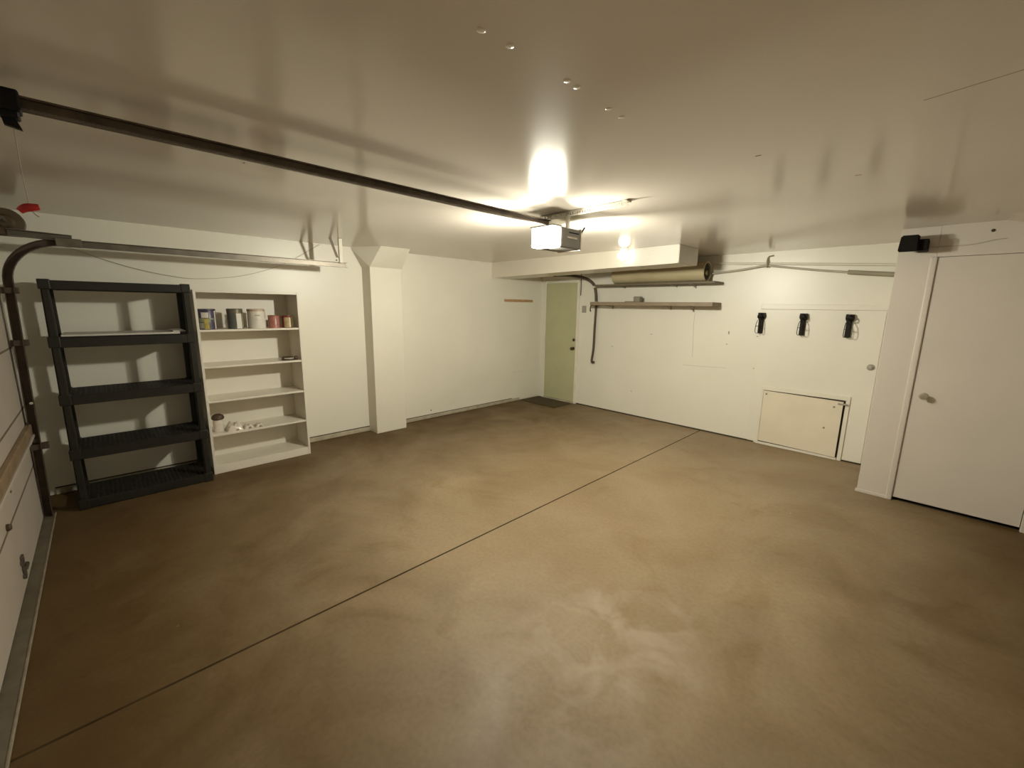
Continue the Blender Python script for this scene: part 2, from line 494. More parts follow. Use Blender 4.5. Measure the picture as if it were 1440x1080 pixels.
# closet: front wall with door opening, top band
DX0, DX1, DZ = -0.1032, 0.652, 2.150
bm = bmesh.new()
box(bm, XC, -0.112, YC, YC + 0.10, 0.0, H, 0.003)
box(bm, XC, XC + 0.10, YC + 0.09, YB + 0.02, 0.0, H)
box(bm, -0.112, XR + 0.05, YC, YC + 0.10, DZ + 0.003, H)
box(bm, DX1 + 0.012, XR + 0.05, YC, YC + 0.10, 0.0, DZ + 0.02)
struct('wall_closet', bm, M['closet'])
# rounded stop bead on the left jamb
bm = B(-0.146, -0.104, YC - 0.014, YC + 0.05, 0.0, DZ + 0.004, 0.008, 3)
struct('trim_3', bm, M['closet'], smooth=True)
bm = B(DX1 + 0.004, DX1 + 0.05, YC - 0.012, YC + 0.02, 0.0, DZ + 0.004, 0.004, 2)
struct('trim_4', bm, M['closet'])
bm = B(XC - 0.012, -0.125, YC - 0.010, YC + 0.02, 0.0, 0.028, 0.004, 2)
struct('baseboard_closet', bm, M['closet'])
# ceiling patch that sags down to the closet wall at the right
bm = bmesh.new()
n = 10
for k in range(n + 1):
    t = k / n
    x = 0.235 + t * (XR - 0.235)
    dz = 0.055 * (1 - math.cos(min(1, t * 4.0) * PI)) / 2 * 1.6
    for y in (YC - 0.30, YC + 0.02):
        bm.verts.new((x, y, H - (dz if y > YC - 0.1 else 0.0) - 0.001))
        bm.verts.new((x, y, H + 0.02))
bm.verts.ensure_lookup_table()
for k in range(n):
    a = 4 * k; c_ = 4 * (k + 1)
    V = bm.verts
    bm.faces.new((V[a], V[c_], V[c_ + 2], V[a + 2]))
    bm.faces.new((V[a + 1], V[a + 3], V[c_ + 3], V[c_ + 1]))
    bm.faces.new((V[a], V[a + 1], V[c_ + 1], V[c_]))
    bm.faces.new((V[a + 2], V[c_ + 2], V[c_ + 3], V[a + 3]))
bm.faces.new((bm.verts[0], bm.verts[2], bm.verts[3], bm.verts[1]))
e_ = 4 * n
bm.faces.new((bm.verts[e_], bm.verts[e_ + 1], bm.verts[e_ + 3], bm.verts[e_ + 2]))
struct('trim_5', bm, M['ceiling'], smooth=True)

# ------------------------------------------------------------------ doors
# closet door
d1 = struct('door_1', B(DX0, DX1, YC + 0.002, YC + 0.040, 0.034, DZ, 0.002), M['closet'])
d1['label'] = 'flush white closet door at the right edge'
bm = lathe(bmesh.new(), (-0.028, YC + 0.002, 0.989), [(0.030, 0.0), (0.030, -0.006), (0.012, -0.010), (0.011, -0.034), (0.022, -0.040), (0.027, -0.052), (0.024, -0.064), (0.0, -0.068)], 'y', 24)
emit('door_knob', bm, M['nickel'], d1, True)
struct('trim_6', B(DX0 - 0.01, DX1 + 0.01, YC + 0.03, YC + 0.095, -0.001, 0.003), M['gap'])
struct('wall_inner', B(DX0 - 0.1, DX1 + 0.1, YC + 0.045, YC + 0.095, 0.034, DZ + 0.02), M['closet'])

# olive door in the back left corner
d2 = struct('door_2', B(-5.150, -4.462, YB - 0.022, YB + 0.02, 0.03, 2.115, 0.002), M['olive'])
d2['label'] = 'olive green door in the far corner'
bm = lathe(bmesh.new(), (-4.497, YB - 0.022, 0.987), [(0.030, 0.0), (0.030, -0.006), (0.012, -0.010), (0.012, -0.03), (0.026, -0.04), (0.029, -0.054), (0.022, -0.066), (0.0, -0.068)], 'y', 20)
emit('door_knob', bm, M['brass'], d2, True)
bm = lathe(bmesh.new(), (-4.490, YB - 0.022, 1.137), [(0.026, 0.0), (0.026, -0.010), (0.018, -0.016), (0.0, -0.017)], 'y', 18)
emit('deadbolt', bm, M['brass'], d2, True)
bm = bmesh.new()
box(bm, -4.455, -4.410, YB - 0.030, YB + 0.01, 0.0, 2.165, 0.004)
box(bm, -5.205, -5.157, YB - 0.030, YB + 0.01, 0.0, 2.165, 0.004)
box(bm, -5.157, -4.455, YB - 0.030, YB + 0.01, 2.122, 2.165, 0.004)
struct('trim_7', bm, M['trim'])
struct('trim_8', B(-5.15, -4.46, YB - 0.06, YB + 0.01, 0.0, 0.028, 0.003), M['curb'])

# flush access door in the back wall with a low hatch cut into it
d3 = struct('door_3', B(-1.597, -0.425, YB - 0.007, YB + 0.01, 0.016, 1.700, 0.002), M['wall'])
d3['label'] = 'painted flush door in the back wall with a low hatch'
bm = bmesh.new()
box(bm, -1.612, -0.25, YB - 0.016, YB + 0.01, 1.712, 1.772, 0.003)
struct('trim_9', bm, M['wall'])
bm = lathe(bmesh.new(), (-0.480, YB - 0.007, 1.105), [(0.034, 0.0), (0.034, -0.008), (0.028, -0.013), (0.016, -0.016), (0.015, -0.03), (0.0, -0.031)], 'y', 20)
emit('deadbolt', bm, M['greybox'], d3, True)
emit('threshold_gap', B(-0.60, -0.34, YB - 0.008, YB, 0.0, 0.016), M['gap'], d3)

ht = thing('wall_hatch', (-1.05, YB - 0.02, 0.0), 'low plywood hatch standing slightly ajar at the foot of the back wall', 'hatch')
bm = bmesh.new()
box(bm, -1.492, -0.602, YB - 0.024, YB - 0.004, 0.706, 0.752, 0.003)
box(bm, -0.640, -0.602, YB - 0.024, YB - 0.004, 0.0, 0.706, 0.003)
box(bm, -1.492, -1.466, YB - 0.024, YB - 0.004, 0.0, 0.706, 0.003)
emit('hatch_frame', bm, M['trim'], ht)
emit('recess', B(-1.47, -0.638, YB - 0.0105, YB - 0.006, 0.0, 0.708), M['gap'], ht)
bm = bmesh.new()
hull(bm, [(-1.462, YB - 0.030, 0.046), (-0.658, YB - 0.044, 0.036), (-0.658, YB - 0.044, 0.690), (-1.462, YB - 0.030, 0.700),
          (-1.462, YB - 0.013, 0.046), (-0.658, YB - 0.027, 0.036), (-0.658, YB - 0.027, 0.690), (-1.462, YB - 0.013, 0.700)])
hp = emit('hatch_panel', bm, M['hatch'], ht)
emit('sill', B(-1.492, -0.645, YB - 0.028, YB - 0.011, 0.0, 0.030, 0.003), M['trim'], ht)
emit('latch', B(-0.705, -0.615, YB - 0.054, YB - 0.043, 0.655, 0.675, 0.003), M['greybox'], ht)
for (x, z) in ((-0.735, 0.62), (-0.80, 0.36), (-1.43, 0.66)):
    emit('screw_hole', lathe(bmesh.new(), (x, YB - 0.0385 - 0.014 * (x + 1.05), z), [(0.011, 0.002), (0.011, -0.003), (0.0, -0.004)], 'y', 12), M['mark'], hp)

# ------------------------------------------------------------------ boxed duct under the ceiling
du = thing('ceiling_duct', (-3.7, 4.9, 2.16), 'white boxed-in duct running along the ceiling above the olive door', 'duct')
bm = bmesh.new()
hull(bm, [(XL + 0.001, 4.700, 2.160), (-2.66, 4.680, 2.200), (-2.66, 5.140, 2.200), (XL + 0.001, 5.150, 2.160),
          (XL + 0.001, 4.700, H), (-2.66, 4.680, H), (-2.66, 5.140, H), (XL + 0.001, 5.150, H)])
emit('duct_run', bm, M['duct'], du)
bm = bmesh.new()
hull(bm, [(-2.70, 4.665, 2.193), (-2.134, 4.645, 2.200), (-2.134, 5.150, 2.207), (-2.70, 5.150, 2.195),
          (-2.70, 4.665, H), (-2.134, 4.645, H), (-2.134, 5.150, H), (-2.70, 5.150, H)])
es = [e for e in bm.edges]
bmesh.ops.bevel(bm, geom=es, offset=0.006, segments=2, affect='EDGES')
pl = emit('end_plate', bm, M['ductplate'], du)
for (x, z) in ((-2.52, 2.30), (-2.45, 2.30), (-2.27, 2.315), (-2.25, 2.33)):
    emit('screw', lathe(bmesh.new(), (x, 4.655, z), [(0.006, 0.004), (0.006, -0.003), (0.0, -0.006)], 'y', 10), M['zinc'], pl, True)

cl = thing('ceiling_light', (-2.785, 4.575, 2.28), 'small round bulb glowing against the ceiling just in front of the duct', 'ceiling light')
emit('lamp_holder', lathe(bmesh.new(), (-2.785, 4.575, H), [(0.050, 0.0), (0.050, -0.008), (0.036, -0.018), (0.024, -0.022)], 'z', 24), M['white'], cl, True)
emit('bulb', lathe(bmesh.new(), (-2.785, 4.575, H - 0.020), [(0.024, 0.0), (0.040, -0.012), (0.062, -0.034), (0.070, -0.062), (0.062, -0.090), (0.036, -0.112), (0.0, -0.120)], 'z', 24), M['bulb'], cl, True)

# ------------------------------------------------------------------ garage door on the left
gd = thing('garage_door', (-2.2, -0.52, 0.0), 'pale sectional garage door along the left edge', 'garage door')
GX0, GX1 = -4.915, 0.46
zs = [0.012, 0.440, 0.885, 1.345, 1.810, 2.12]
for i, (a, b_) in enumerate(zip(zs[:-1], zs[1:])):
    s_ = emit('door_section', B(GX0, GX1, -0.545, -0.500, a + 0.004, b_ - 0.004, 0.005, 2), M['gdoor'], gd)
    emit('joint_groove', B(GX0, GX1, -0.54, -0.4992, b_ - 0.0075, b_ + 0.0065), M['groove'], s_)
emit('strut', B(GX0 + 0.02, GX1 - 0.02, -0.502, -0.470, 0.685, 0.765, 0.006), M['strut'], gd)
emit('strut_lip', B(GX0 + 0.02, GX1 - 0.02, -0.502, -0.462, 0.664, 0.686, 0.003), M['gdoor'], gd)
bm = bmesh.new()
box(bm, -3.625, -3.575, -0.502, -0.488, 0.075, 0.215, 0.003)
box(bm, -3.65, -3.55, -0.502, -0.492, 0.170, 0.195, 0.003)
box(bm, -3.65, -3.55, -0.502, -0.492, 0.090, 0.112, 0.003)
tube(bm, [(-3.635, -0.485, 0.145), (-3.565, -0.485, 0.145)], 0.012, 10)
emit('hinge', bm, M['galv'], gd)
bm = lathe(bmesh.new(), (-3.42, -0.50, 0.47), [(0.020, 0.0), (0.020, 0.012), (0.012, 0.020), (0.0, 0.021)], 'y', 14)
emit('bolt', bm, M['hose'], gd, True)
for (x, z) in ((-3.92, 0.60), (-3.72, 0.58)):
    emit('rivet', lathe(bmesh.new(), (x, -0.50, z), [(0.010, 0.0), (0.010, 0.004), (0.0, 0.007)], 'y', 10), M['groove'], gd)
bm = bmesh.new()
box(bm, -4.83, -4.72, -0.502, -0.492, 0.60, 0.66, 0.003)
tube(bm, [(-4.84, -0.478, 0.63), (-4.76, -0.478, 0.63)], 0.018, 12)
emit('roller', bm, M['galv'], gd)

struct('trim_10', B(-4.80, 0.50, -0.56, -0.440, 0.0, 0.010, 0.002), M['thresh'])
struct('trim_11', B(-4.80, 0.50, -0.445, -0.434, 0.0, 0.013, 0.003), M['threshl'])

# door track: vertical, curved and horizontal channel, plus the upper low-headroom channel
tk = thing('door_track', (-4.78, -0.45, 0.0), 'steel garage door track rising beside the black rack and bending under the ceiling', 'track')


def channel(bm, pts, w, d, nrm):
    """U channel swept along pts in the x = const plane: w = opening height across nrm, d = depth in x"""
    prof = [(-d / 2, -w / 2), (d / 2, -w / 2), (d / 2, -w / 2 + 0.004), (-d / 2 + 0.004, -w / 2 + 0.004), (-d / 2 + 0.004, w / 2 - 0.004), (d / 2, w / 2 - 0.004), (d / 2, w / 2), (-d / 2, w / 2)]
    rows = []
    for p, nn in zip(pts, nrm):
        p = Vector(p); nn = Vector(nn)
        rows.append([bm.verts.new(p + Vector((a, 0, 0)) + nn * b_) for a, b_ in prof])
    k = len(prof)
    for r0, r1 in zip(rows[:-1], rows[1:]):
        for j in range(k):
            bm.faces.new((r0[j], r0[(j + 1) % k], r1[(j + 1) % k], r1[j]))
    bm.faces.new(rows[0][::-1]); bm.faces.new(rows[-1])
    return bm


TX, TZ, TR = -4.745, 2.125, 0.30
TY0 = -0.440
emit('vertical_track', channel(bmesh.new(), [(TX, TY0 - 0.035, 0.0), (TX, TY0, TZ - TR)], 0.05, 0.045, [(0, 1, 0)] * 2), M['darksteel'], tk)
pts, nr = [], []
for k in range(13):
    a = PI - k / 12 * PI / 2
    pts.append((TX, TY0 + TR + TR * math.cos(a), TZ - TR + TR * math.sin(a)))
    nr.append((0, -math.cos(a), -math.sin(a)))
emit('curved_track', channel(bmesh.new(), pts, 0.05, 0.045, nr), M['darksteel'], tk)
emit('horizontal_track', channel(bmesh.new(), [(TX, TY0 + TR - 0.02, TZ), (TX, 2.045, TZ + 0.002)], 0.052, 0.045, [(0, 0, -1)] * 2), M['galv'], tk)
emit('upper_track', channel(bmesh.new(), [(TX + 0.005, -0.40, TZ + 0.045), (TX + 0.005, TY0 + TR + 0.06, TZ + 0.035)], 0.048, 0.045, [(0, 0, -1)] * 2), M['galv'], tk)
emit('splice_plate', B(TX - 0.005, TX + 0.028, -0.17, -0.03, TZ - 0.028, TZ + 0.034, 0.003), M['galv'], tk)
for z in (0.56, 1.36, 1.74):
    emit('track_bracket', B(TX - 0.05, TX + 0.01, TY0 - 0.05, TY0 + 0.04, z, z + 0.045, 0.003), M['darksteel'], tk)
bm = lathe(bmesh.new(), (TX + 0.022, TY0 - 0.005, 0.93), [(0.010, 0), (0.010, 0.006), (0.0, 0.008)], 'x', 12)
emit('bolt_head', bm, M['zinc'], tk)
# rear hanger of the horizontal track
bm = bmesh.new()
hull(bm, [(TX, 1.862, H), (TX + 0.004, 1.862, H), (TX + 0.004, 1.890, H), (TX, 1.890, H),
          (TX, 1.930, TZ + 0.075), (TX + 0.004, 1.930, TZ + 0.075), (TX + 0.004, 1.958, TZ + 0.075), (TX, 1.958, TZ + 0.075)])
emit('hanger_strap', bm, M['darksteel'], tk)
emit('hanger_post', B(TX - 0.004, TX + 0.024, 1.960, 1.998, TZ + 0.02, H, 0.002), M['strap'], tk)
emit('hanger_bolt', lathe(bmesh.new(), (TX + 0.02, 1.925, TZ + 0.045), [(0.008, 0), (0.008, 0.008), (0.0, 0.010)], 'x', 10), M['darksteel'], tk)

# cable drum and short shaft above the track
cd = thing('cable_drum', (-4.80, -0.40, 2.15), 'black cable drum at the upper left end of the garage door track', 'cable drum')
bm = lathe(bmesh.new(), (-4.86, -0.400, 2.245), [(0.030, 0.0), (0.092, 0.0), (0.092, 0.012), (0.078, 0.018), (0.074, 0.07), (0.092, 0.076), (0.092, 0.090), (0.05, 0.094), (0.034, 0.11), (0.034, 0.13)], 'x', 30)
emit('drum', bm, M['hose'], cd, True)
emit('shaft', tube(bmesh.new(), [(-5.05, -0.400, 2.245), (-4.55, -0.400, 2.245)], 0.013, 12), M['galv'], cd, True)
bm = bmesh.new()
box(bm, -5.06, -5.05, -0.62, -0.35, 2.17, 2.32, 0.003)
emit('bearing_plate', bm, M['darksteel'], cd)

# thin sagging cord on the left wall
pts = [(XL + 0.012, -0.143, 2.150), (XL + 0.012, 0.105, 2.053), (XL + 0.012, 0.336, 1.983), (XL + 0.012, 0.539, 1.944), (XL + 0.012, 0.703, 1.928), (XL + 0.012, 0.941, 1.946), (XL + 0.012, 1.202, 1.998), (XL + 0.012, 1.562, 2.136), (XL + 0.010, 1.965, 2.39)]
o = emit('sagging_wire', tube(bmesh.new(), smooth_path(pts, 5), 0.0022, 6), M['cable'], None, True)
props(o, 'thin grey cord sagging along the left wall above the rack and bookcase', 'cord')

# ------------------------------------------------------------------ garage door opener
op = thing('garage_door_opener', (-2.13, 2.53, 2.135), 'grey garage door opener hanging from the ceiling with glowing light lens', 'garage door opener')
OX0, OX1, OZ0, OZ1 = -2.282, -2.058, 2.139, 2.287
bm = B(OX0, OX1, 2.506, 2.745, OZ0, OZ1, 0.012, 2)
box(bm, OX0 + 0.05, OX1 - 0.05, 2.54, 2.72, OZ1 - 0.01, OZ1 + 0.012, 0.004)
hs = emit('motor_housing', bm, M['opener'], op)
emit('side_badge', B(OX1 - 0.001, OX1 + 0.003, 2.58, 2.70, 2.212, 2.224, 0.001), M['zinc'], hs)
emit('vent_slot', B(OX1 - 0.001, OX1 + 0.002, 2.60, 2.72, 2.250, 2.258), M['black'], hs)
emit('rear_flange', B(OX0 - 0.003, OX1 + 0.004, 2.743, 2.752, OZ0 - 0.003, OZ1 + 0.006, 0.002), M['zinc'], hs)
bm = B(OX0 + 0.002, OX1 - 0.002, 2.420, 2.507, OZ0 + 0.002, OZ1 - 0.007, 0.014, 3)
emit('front_light_lens', bm, M['lamp'], op, True)
bm = B(OX0 + 0.024, OX1 - 0.045, 2.751, 2.815, OZ0 + 0.012, OZ1 - 0.013, 0.014, 3)
emit('rear_light_lens', bm, M['lamprear'], op, True)
emit('lens_cover', B(OX0 - 0.003, OX1 + 0.003, 2.412, 2.511, OZ1 - 0.006, OZ1 + 0.004, 0.002), M['opener'], op)
emit('lens_cover', B(OX0 + 0.018, OX1 - 0.040, 2.748, 2.820, OZ1 - 0.012, OZ1 - 0.003, 0.002), M['opener'], op)
emit('antenna', tube(bmesh.new(), [(OX1 - 0.002, 2.752, OZ1 - 0.02), (OX1 + 0.012, 2.775, OZ1 + 0.022)], 0.006, 8), M['black'], op)


def lens_light(name, loc, direc, sx, sy, power, spread):
    L = bpy.data.lights.new(name, 'AREA')
    L.shape = 'RECTANGLE'; L.size = sx; L.size_y = sy
    L.energy = power; L.color = LAMP_COL[:3]; L.spread = math.radians(spread)
    o = bpy.data.objects.new(name, L)
    COL.objects.link(o)
    o.parent = op
    o.location = Vector(loc) - WORLD[op]
    o.rotation_euler = Vector(direc).to_track_quat('-Z', 'Y').to_euler()
    return o


zl = (OZ0 + OZ1) / 2 - 0.004
lens_light('front_bulb', ((OX0 + OX1) / 2, 2.416, zl), (0, -1, -0.30), 0.20, 0.115, P_FRONT, 142)
lens_light('rear_bulb', ((OX0 + OX1) / 2, 2.822, zl), (0, 1, -0.12), 0.15, 0.110, P_REAR, 150)
lens_light('left_side_bulb', (OX0 - 0.006, 2.463, zl), (-1, 0.08, -0.20), 0.07, 0.115, P_SIDE, 142)
lens_light('right_side_bulb', (OX1 + 0.006, 2.463, zl), (1, 0.1, -0.30), 0.07, 0.115, P_SIDE * 0.54, 142)
lens_light('lower_bulb', ((OX0 + OX1) / 2, 2.463, OZ0 - 0.006), (0.45, 0.25, -1), 0.19, 0.075, P_DOWN, 160)
# T rail with chain
bm = bmesh.new()
box(bm, -2.172, -2.132, -0.55, 2.47, 2.326, 2.332)
box(bm, -2.156, -2.148, -0.55, 2.47, 2.296, 2.328)
box(bm, -2.172, -2.132, -0.55, 2.47, 2.294, 2.299)
emit('rail', bm, M['rail'], op)
bm = bmesh.new()
y = -0.08
while y < 2.42:
    box(bm, -2.127, -2.122, y, y + 0.0095, 2.286, 2.294)
    y += 0.0127
box(bm, -2.126, -2.123, -0.08, 2.42, 2.288, 2.292)
emit('drive_chain', bm, M['galv'], op)
for x0 in (-2.072, -2.250):
    emit('hanging_strap', B(x0, x0 + 0.036, 2.572, 2.576, OZ1 - 0.01, 2.390), M['zinc'], op)

# punched angle bar on the ceiling
pb = thing('punched_angle', (-1.95, 2.58, 2.36), 'pale punched angle bar screwed to the ceiling over the opener', 'angle bar')
bm = bmesh.new()
x = -2.32
box(bm, -2.32, -1.545, 2.565, 2.569, 2.386, H)
box(bm, -2.32, -1.545, 2.565, 2.569, 2.360, 2.369)
while x < -1.56:
    box(bm, x, x + 0.012, 2.565, 2.569, 2.368, 2.387)
    x += 0.0215
box(bm, -2.32, -1.545, 2.565, 2.602, H - 0.0035, H)
emit('bar', bm, M['zinc'], pb)
bm = bmesh.new()
box(bm, -1.585, -1.548, 2.545, 2.605, H - 0.012, H - 0.003, 0.002)
emit('end_bracket', bm, M['zinc'], pb)
for x in (-1.60, -1.57):
    emit('lag_screw', lathe(bmesh.new(), (x, 2.585, H - 0.004), [(0.009, 0.0), (0.009, -0.007), (0.0, -0.008)], 'z', 8), M['zinc'], pb)

# trolley near the left edge and the red release handle hanging from it
tr = thing('opener_trolley', (-2.15, -0.12, 2.22), 'black trolley on the opener rail at the upper left edge', 'trolley')
bm = bmesh.new()
box(bm, -2.182, -2.122, -0.235, -0.100, 2.280, 2.345, 0.006, 2)
box(bm, -2.178, -2.126, -0.150, -0.106, 2.262, 2.282, 0.004)
emit('carriage', bm, M['black'], tr)
bm = bmesh.new()
hull(bm, [(-2.16, -0.150, 2.285), (-2.14, -0.150, 2.285), (-2.16, -0.125, 2.285), (-2.14, -0.125, 2.285),
          (-2.16, -0.143, 2.240), (-2.14, -0.143, 2.240), (-2.16, -0.105, 2.232), (-2.14, -0.105, 2.232)])
emit('release_lever', bm, M['black'], tr)
bm = bmesh.new()
hull(bm, [(-2.165, -0.20, 2.30), (-2.155, -0.20, 2.30), (-2.165, -0.17, 2.30), (-2.155, -0.17, 2.30),
          (-2.165, -0.50, 2.02), (-2.155, -0.50, 2.02), (-2.165, -0.47, 2.02), (-2.155, -0.47, 2.02)])
emit('door_arm', bm, M['darksteel'], tr)
rh = thing('release_handle', (-2.15, -0.118, 1.97), 'small red T-shaped release handle hanging near the upper left edge', 'handle')
bm = bmesh.new()
tube(bm, smooth_path([(-2.15, -0.146, 1.982), (-2.15, -0.132, 1.994), (-2.15, -0.118, 1.998), (-2.15, -0.100, 2.002)], 4), [0.009 + 0.004 * math.sin(PI * k / 12) for k in range(13)], 12)
emit('grip', bm, M['red'], rh, True)
emit('pull_line', tube(bmesh.new(), [(-2.15, -0.122, 1.999), (-2.151, -0.125, 2.12), (-2.15, -0.124, 2.236)], 0.0013, 6), M['cord'], rh)
emit('knot', tube(bmesh.new(), [(-2.15, -0.119, 1.990), (-2.15, -0.112, 1.977), (-2.15, -0.104, 1.970)], 0.002, 6), M['cord'], rh)

# ------------------------------------------------------------------ black resin rack
rk = thing('storage_rack', (-4.95, 0.15, 0.0), 'black resin five-tier shelving rack against the left wall', 'shelving rack')
RX0, RX1, RY0, RY1 = -5.175, -4.728, -0.300, 0.603
tiers = [(0.0, 0.082), (0.428, 0.510), (0.880, 0.962), (1.336, 1.418), (1.778, 1.850)]
for ti, (z0, z1) in enumerate(tiers):
    bm = bmesh.new()
    fz = 0.022 if ti == 0 else z0
    # rim
    box(bm, RX1 - 0.020, RX1, RY0 + 0.012, RY1 - 0.012, fz if ti else 0.006, z1 - 0.004, 0.004)
    box(bm, RX0, RX0 + 0.020, RY0 + 0.012, RY1 - 0.012, fz if ti else 0.006, z1 - 0.004, 0.004)
    box(bm, RX0 + 0.005, RX1 - 0.005, RY0 + 0.006, RY0 + 0.026, fz, z1 - 0.004, 0.004)
    box(bm, RX0 + 0.005, RX1 - 0.005, RY1 - 0.026, RY1 - 0.006, fz, z1 - 0.004, 0.004)
    # corner sockets
    for cx in (RX0 + 0.030, RX1 - 0.030):
        for cy in (RY0 + 0.030, RY1 - 0.030):
            box(bm, cx - 0.034, cx + 0.034, cy - 0.034, cy + 0.034, z0, z1 + 0.004, 0.007, 2)
    # grid top
    k = 0
    yy = RY0 + 0.05
    while yy < RY1 - 0.05:
        box(bm, RX0 + 0.015, RX1 - 0.015, yy, yy + 0.012, z1 - 0.026, z1 - 0.006)
        yy += 0.0305
    for q in range(9):
        xx = RX0 + 0.035 + q * (RX1 - RX0 - 0.082) / 8
        box(bm, xx, xx + 0.014, RY0 + 0.02, RY1 - 0.02, z1 - 0.030, z1 - 0.004)
    emit('shelf', bm, M['blackpl'], rk)
for (a, b_) in zip(tiers[:-1], tiers[1:]):
    for cx in (RX0 + 0.030, RX1 - 0.030):
        for cy in (RY0 + 0.030, RY1 - 0.030):
            bm = bmesh.new()
            zz0, zz1 = a[1] - 0.002, b_[0] + 0.003
            w0, w1 = 0.026, 0.023
            vs = []
            prof8 = [(1, 0.6), (0.6, 1), (-0.6, 1), (-1, 0.6), (-1, -0.6), (-0.6, -1), (0.6, -1), (1, -0.6)]
            r0 = [bm.verts.new((cx + p * w0, cy + q * w0, zz0)) for p, q in prof8]
            r1 = [bm.verts.new((cx + p * w1, cy + q * w1, zz1)) for p, q in prof8]
            for j in range(8): bm.faces.new((r0[j], r0[(j + 1) % 8], r1[(j + 1) % 8], r1[j]))
            bm.faces.new(r0[::-1]); bm.faces.new(r1)
            emit('post', bm, M['blackpl'], rk)
# pale boards lying on the second shelf from the top
o = emit('white_board', B(-5.16, -4.765, -0.232, 0.500, 1.4185, 1.434, 0.002), M['board'])
props(o, 'large pale flat board lying on the second shelf of the black rack', 'board')
o = emit('white_board', B(-5.10, -4.80, 0.455, 0.545, 1.4345, 1.446, 0.002), M['board'])
props(o, 'short pale strip resting on the right end of the larger board on the rack', 'board')

# ------------------------------------------------------------------ white bookcase
bk = thing('bookcase', (-5.04, 1.10, 0.0), 'tall white open bookcase between the black rack and the pilaster', 'bookcase')
BX0, BX1, BY0, BY1, BH = -5.255, -4.882, 0.640, 1.560, 1.812
emit('side_panel', B(BX0, BX1, BY0, BY0 + 0.022, 0, BH, 0.002), M['whitelam'], bk)
emit('side_panel', B(BX0, BX1, BY1 - 0.022, BY1, 0, BH, 0.002), M['whitelam'], bk)
emit('top_panel', B(BX0, BX1 - 0.001, BY0 + 0.022, BY1 - 0.022, BH - 0.022, BH - 0.001, 0.002), M['whitelam'], bk)
emit('back_panel', B(BX0 - 0.004, BX0 + 0.006, BY0 + 0.004, BY1 - 0.004, 0.01, BH - 0.004), M['whitelam'], bk)
SH = [1.440, 1.088, 0.745, 0.405]
for z in SH:
    emit('shelf', B(BX0 + 0.006, BX1 - 0.006, BY0 + 0.022, BY1 - 0.022, z - 0.020, z, 0.002), M['whitelam'], bk)
emit('bottom_panel', B(BX0 + 0.006, BX1 - 0.004, BY0 + 0.022, BY1 - 0.022, 0.062, 0.082, 0.002), M['whitelam'], bk)
emit('kickboard', B(BX1 - 0.022, BX1 - 0.003, BY0 + 0.022, BY1 - 0.022, 0.0, 0.064, 0.002), M['whitelam'], bk)


# ------------------------------------------------------------------ paint cans
def patch(c, r, z0, z1, a0, a1, th=0.0012, n=10):
    bm = bmesh.new()
    rows = []
    for k in range(n + 1):
        a = math.radians(a0 + (a1 - a0) * k / n)
        d = Vector((math.cos(a), math.sin(a), 0))
        rows.append([bm.verts.new(Vector((c[0], c[1], 0)) + d * rr + Vector((0, 0, zz))) for rr, zz in ((r - 0.001, z0), (r + th, z0), (r + th, z1), (r - 0.001, z1))])
    for a, b_ in zip(rows[:-1], rows[1:]):
        for j in range(4): bm.faces.new((a[j], a[(j + 1) % 4], b_[(j + 1) % 4], b_[j]))
    bm.faces.new(rows[0][::-1]); bm.faces.new(rows[-1])
    return bm


def can(x, y, z, r, h, body, lid, label, patches, group, bail=True):
    t = thing('paint_can', (x, y, z), label, 'paint can', group)
    bm = lathe(bmesh.new(), (x, y, z), [(r - 0.002, 0.0), (r + 0.001, 0.002), (r + 0.001, 0.006), (r - 0.001, 0.009), (r - 0.001, h - 0.012), (r + 0.002, h - 0.009), (r + 0.002, h - 0.002), (r - 0.003, h)], 'z', 32)
    b_ = emit('body', bm, M[body], t, True)
    bm = lathe(bmesh.new(), (x, y, z), [(r - 0.001, h - 0.001), (r - 0.002, h + 0.003), (r - 0.008, h + 0.003), (r - 0.010, h - 0.002 + 0.003), (0.0, h + 0.001)], 'z', 32)
    emit('lid', bm, M[lid], t, True)
    for (m, f0, f1, a0, a1) in patches:
        emit('label', patch((x, y), r + 0.0006, z + h * f0, z + h * f1, a0, a1), M[m], b_, True)
    if bail:
        pts = []
        for k in range(13):
            a = -PI / 2 + PI * k / 12
            pts.append((x + math.cos(a) * (r + 0.004) * 1.0, y + math.sin(a) * (r + 0.004), z + h * 0.78 - math.cos(a) * h * 0.33))
        emit('wire_handle', tube(bmesh.new(), pts, 0.0016, 6), M['zinc'], t, True)
    return t


G = 'paint cans on the bookcase'
CXc = -4.985
can(CXc, 0.742, SH[0], 0.074, 0.193, 'navy', 'lidgrey', 'dark blue paint can with white and yellow label, leftmost on the bookcase',
    [('white', 0.58, 0.84, -42, 2), ('green', 0.36, 0.56, -60, 40), ('yellow', 0.02, 0.52, -26, 2), ('greybox', 0.05, 0.33, -60, -28), ('navy', 0.04, 0.5, 12, 36), ('white', 0.02, 0.92, 44, 56)], G, False)
can(CXc, 0.975, SH[0], 0.068, 0.196, 'cangrey', 'lidgrey', 'dark grey-green paint can with a tall white stripe on its label',
    [('lidgrey', 0.78, 0.97, -90, 90), ('white', 0.02, 0.78, -2, 40), ('green', 0.05, 0.78, 46, 70)], G, False)
can(CXc, 1.163, SH[0], 0.080, 0.193, 'cream', 'rust', 'large cream paint can with a rusty brown lid',
    [('rust', 0.92, 0.995, -100, 100), ('white', 0.02, 0.86, -70, 70), ('gold', 0.66, 0.72, -22, 12)], G)
can(CXc + 0.01, 1.322, SH[0], 0.054, 0.130, 'redcan', 'rust', 'small plain red paint can right of the cream one',
    [('rust', 0.90, 0.98, -60, 60)], G, False)
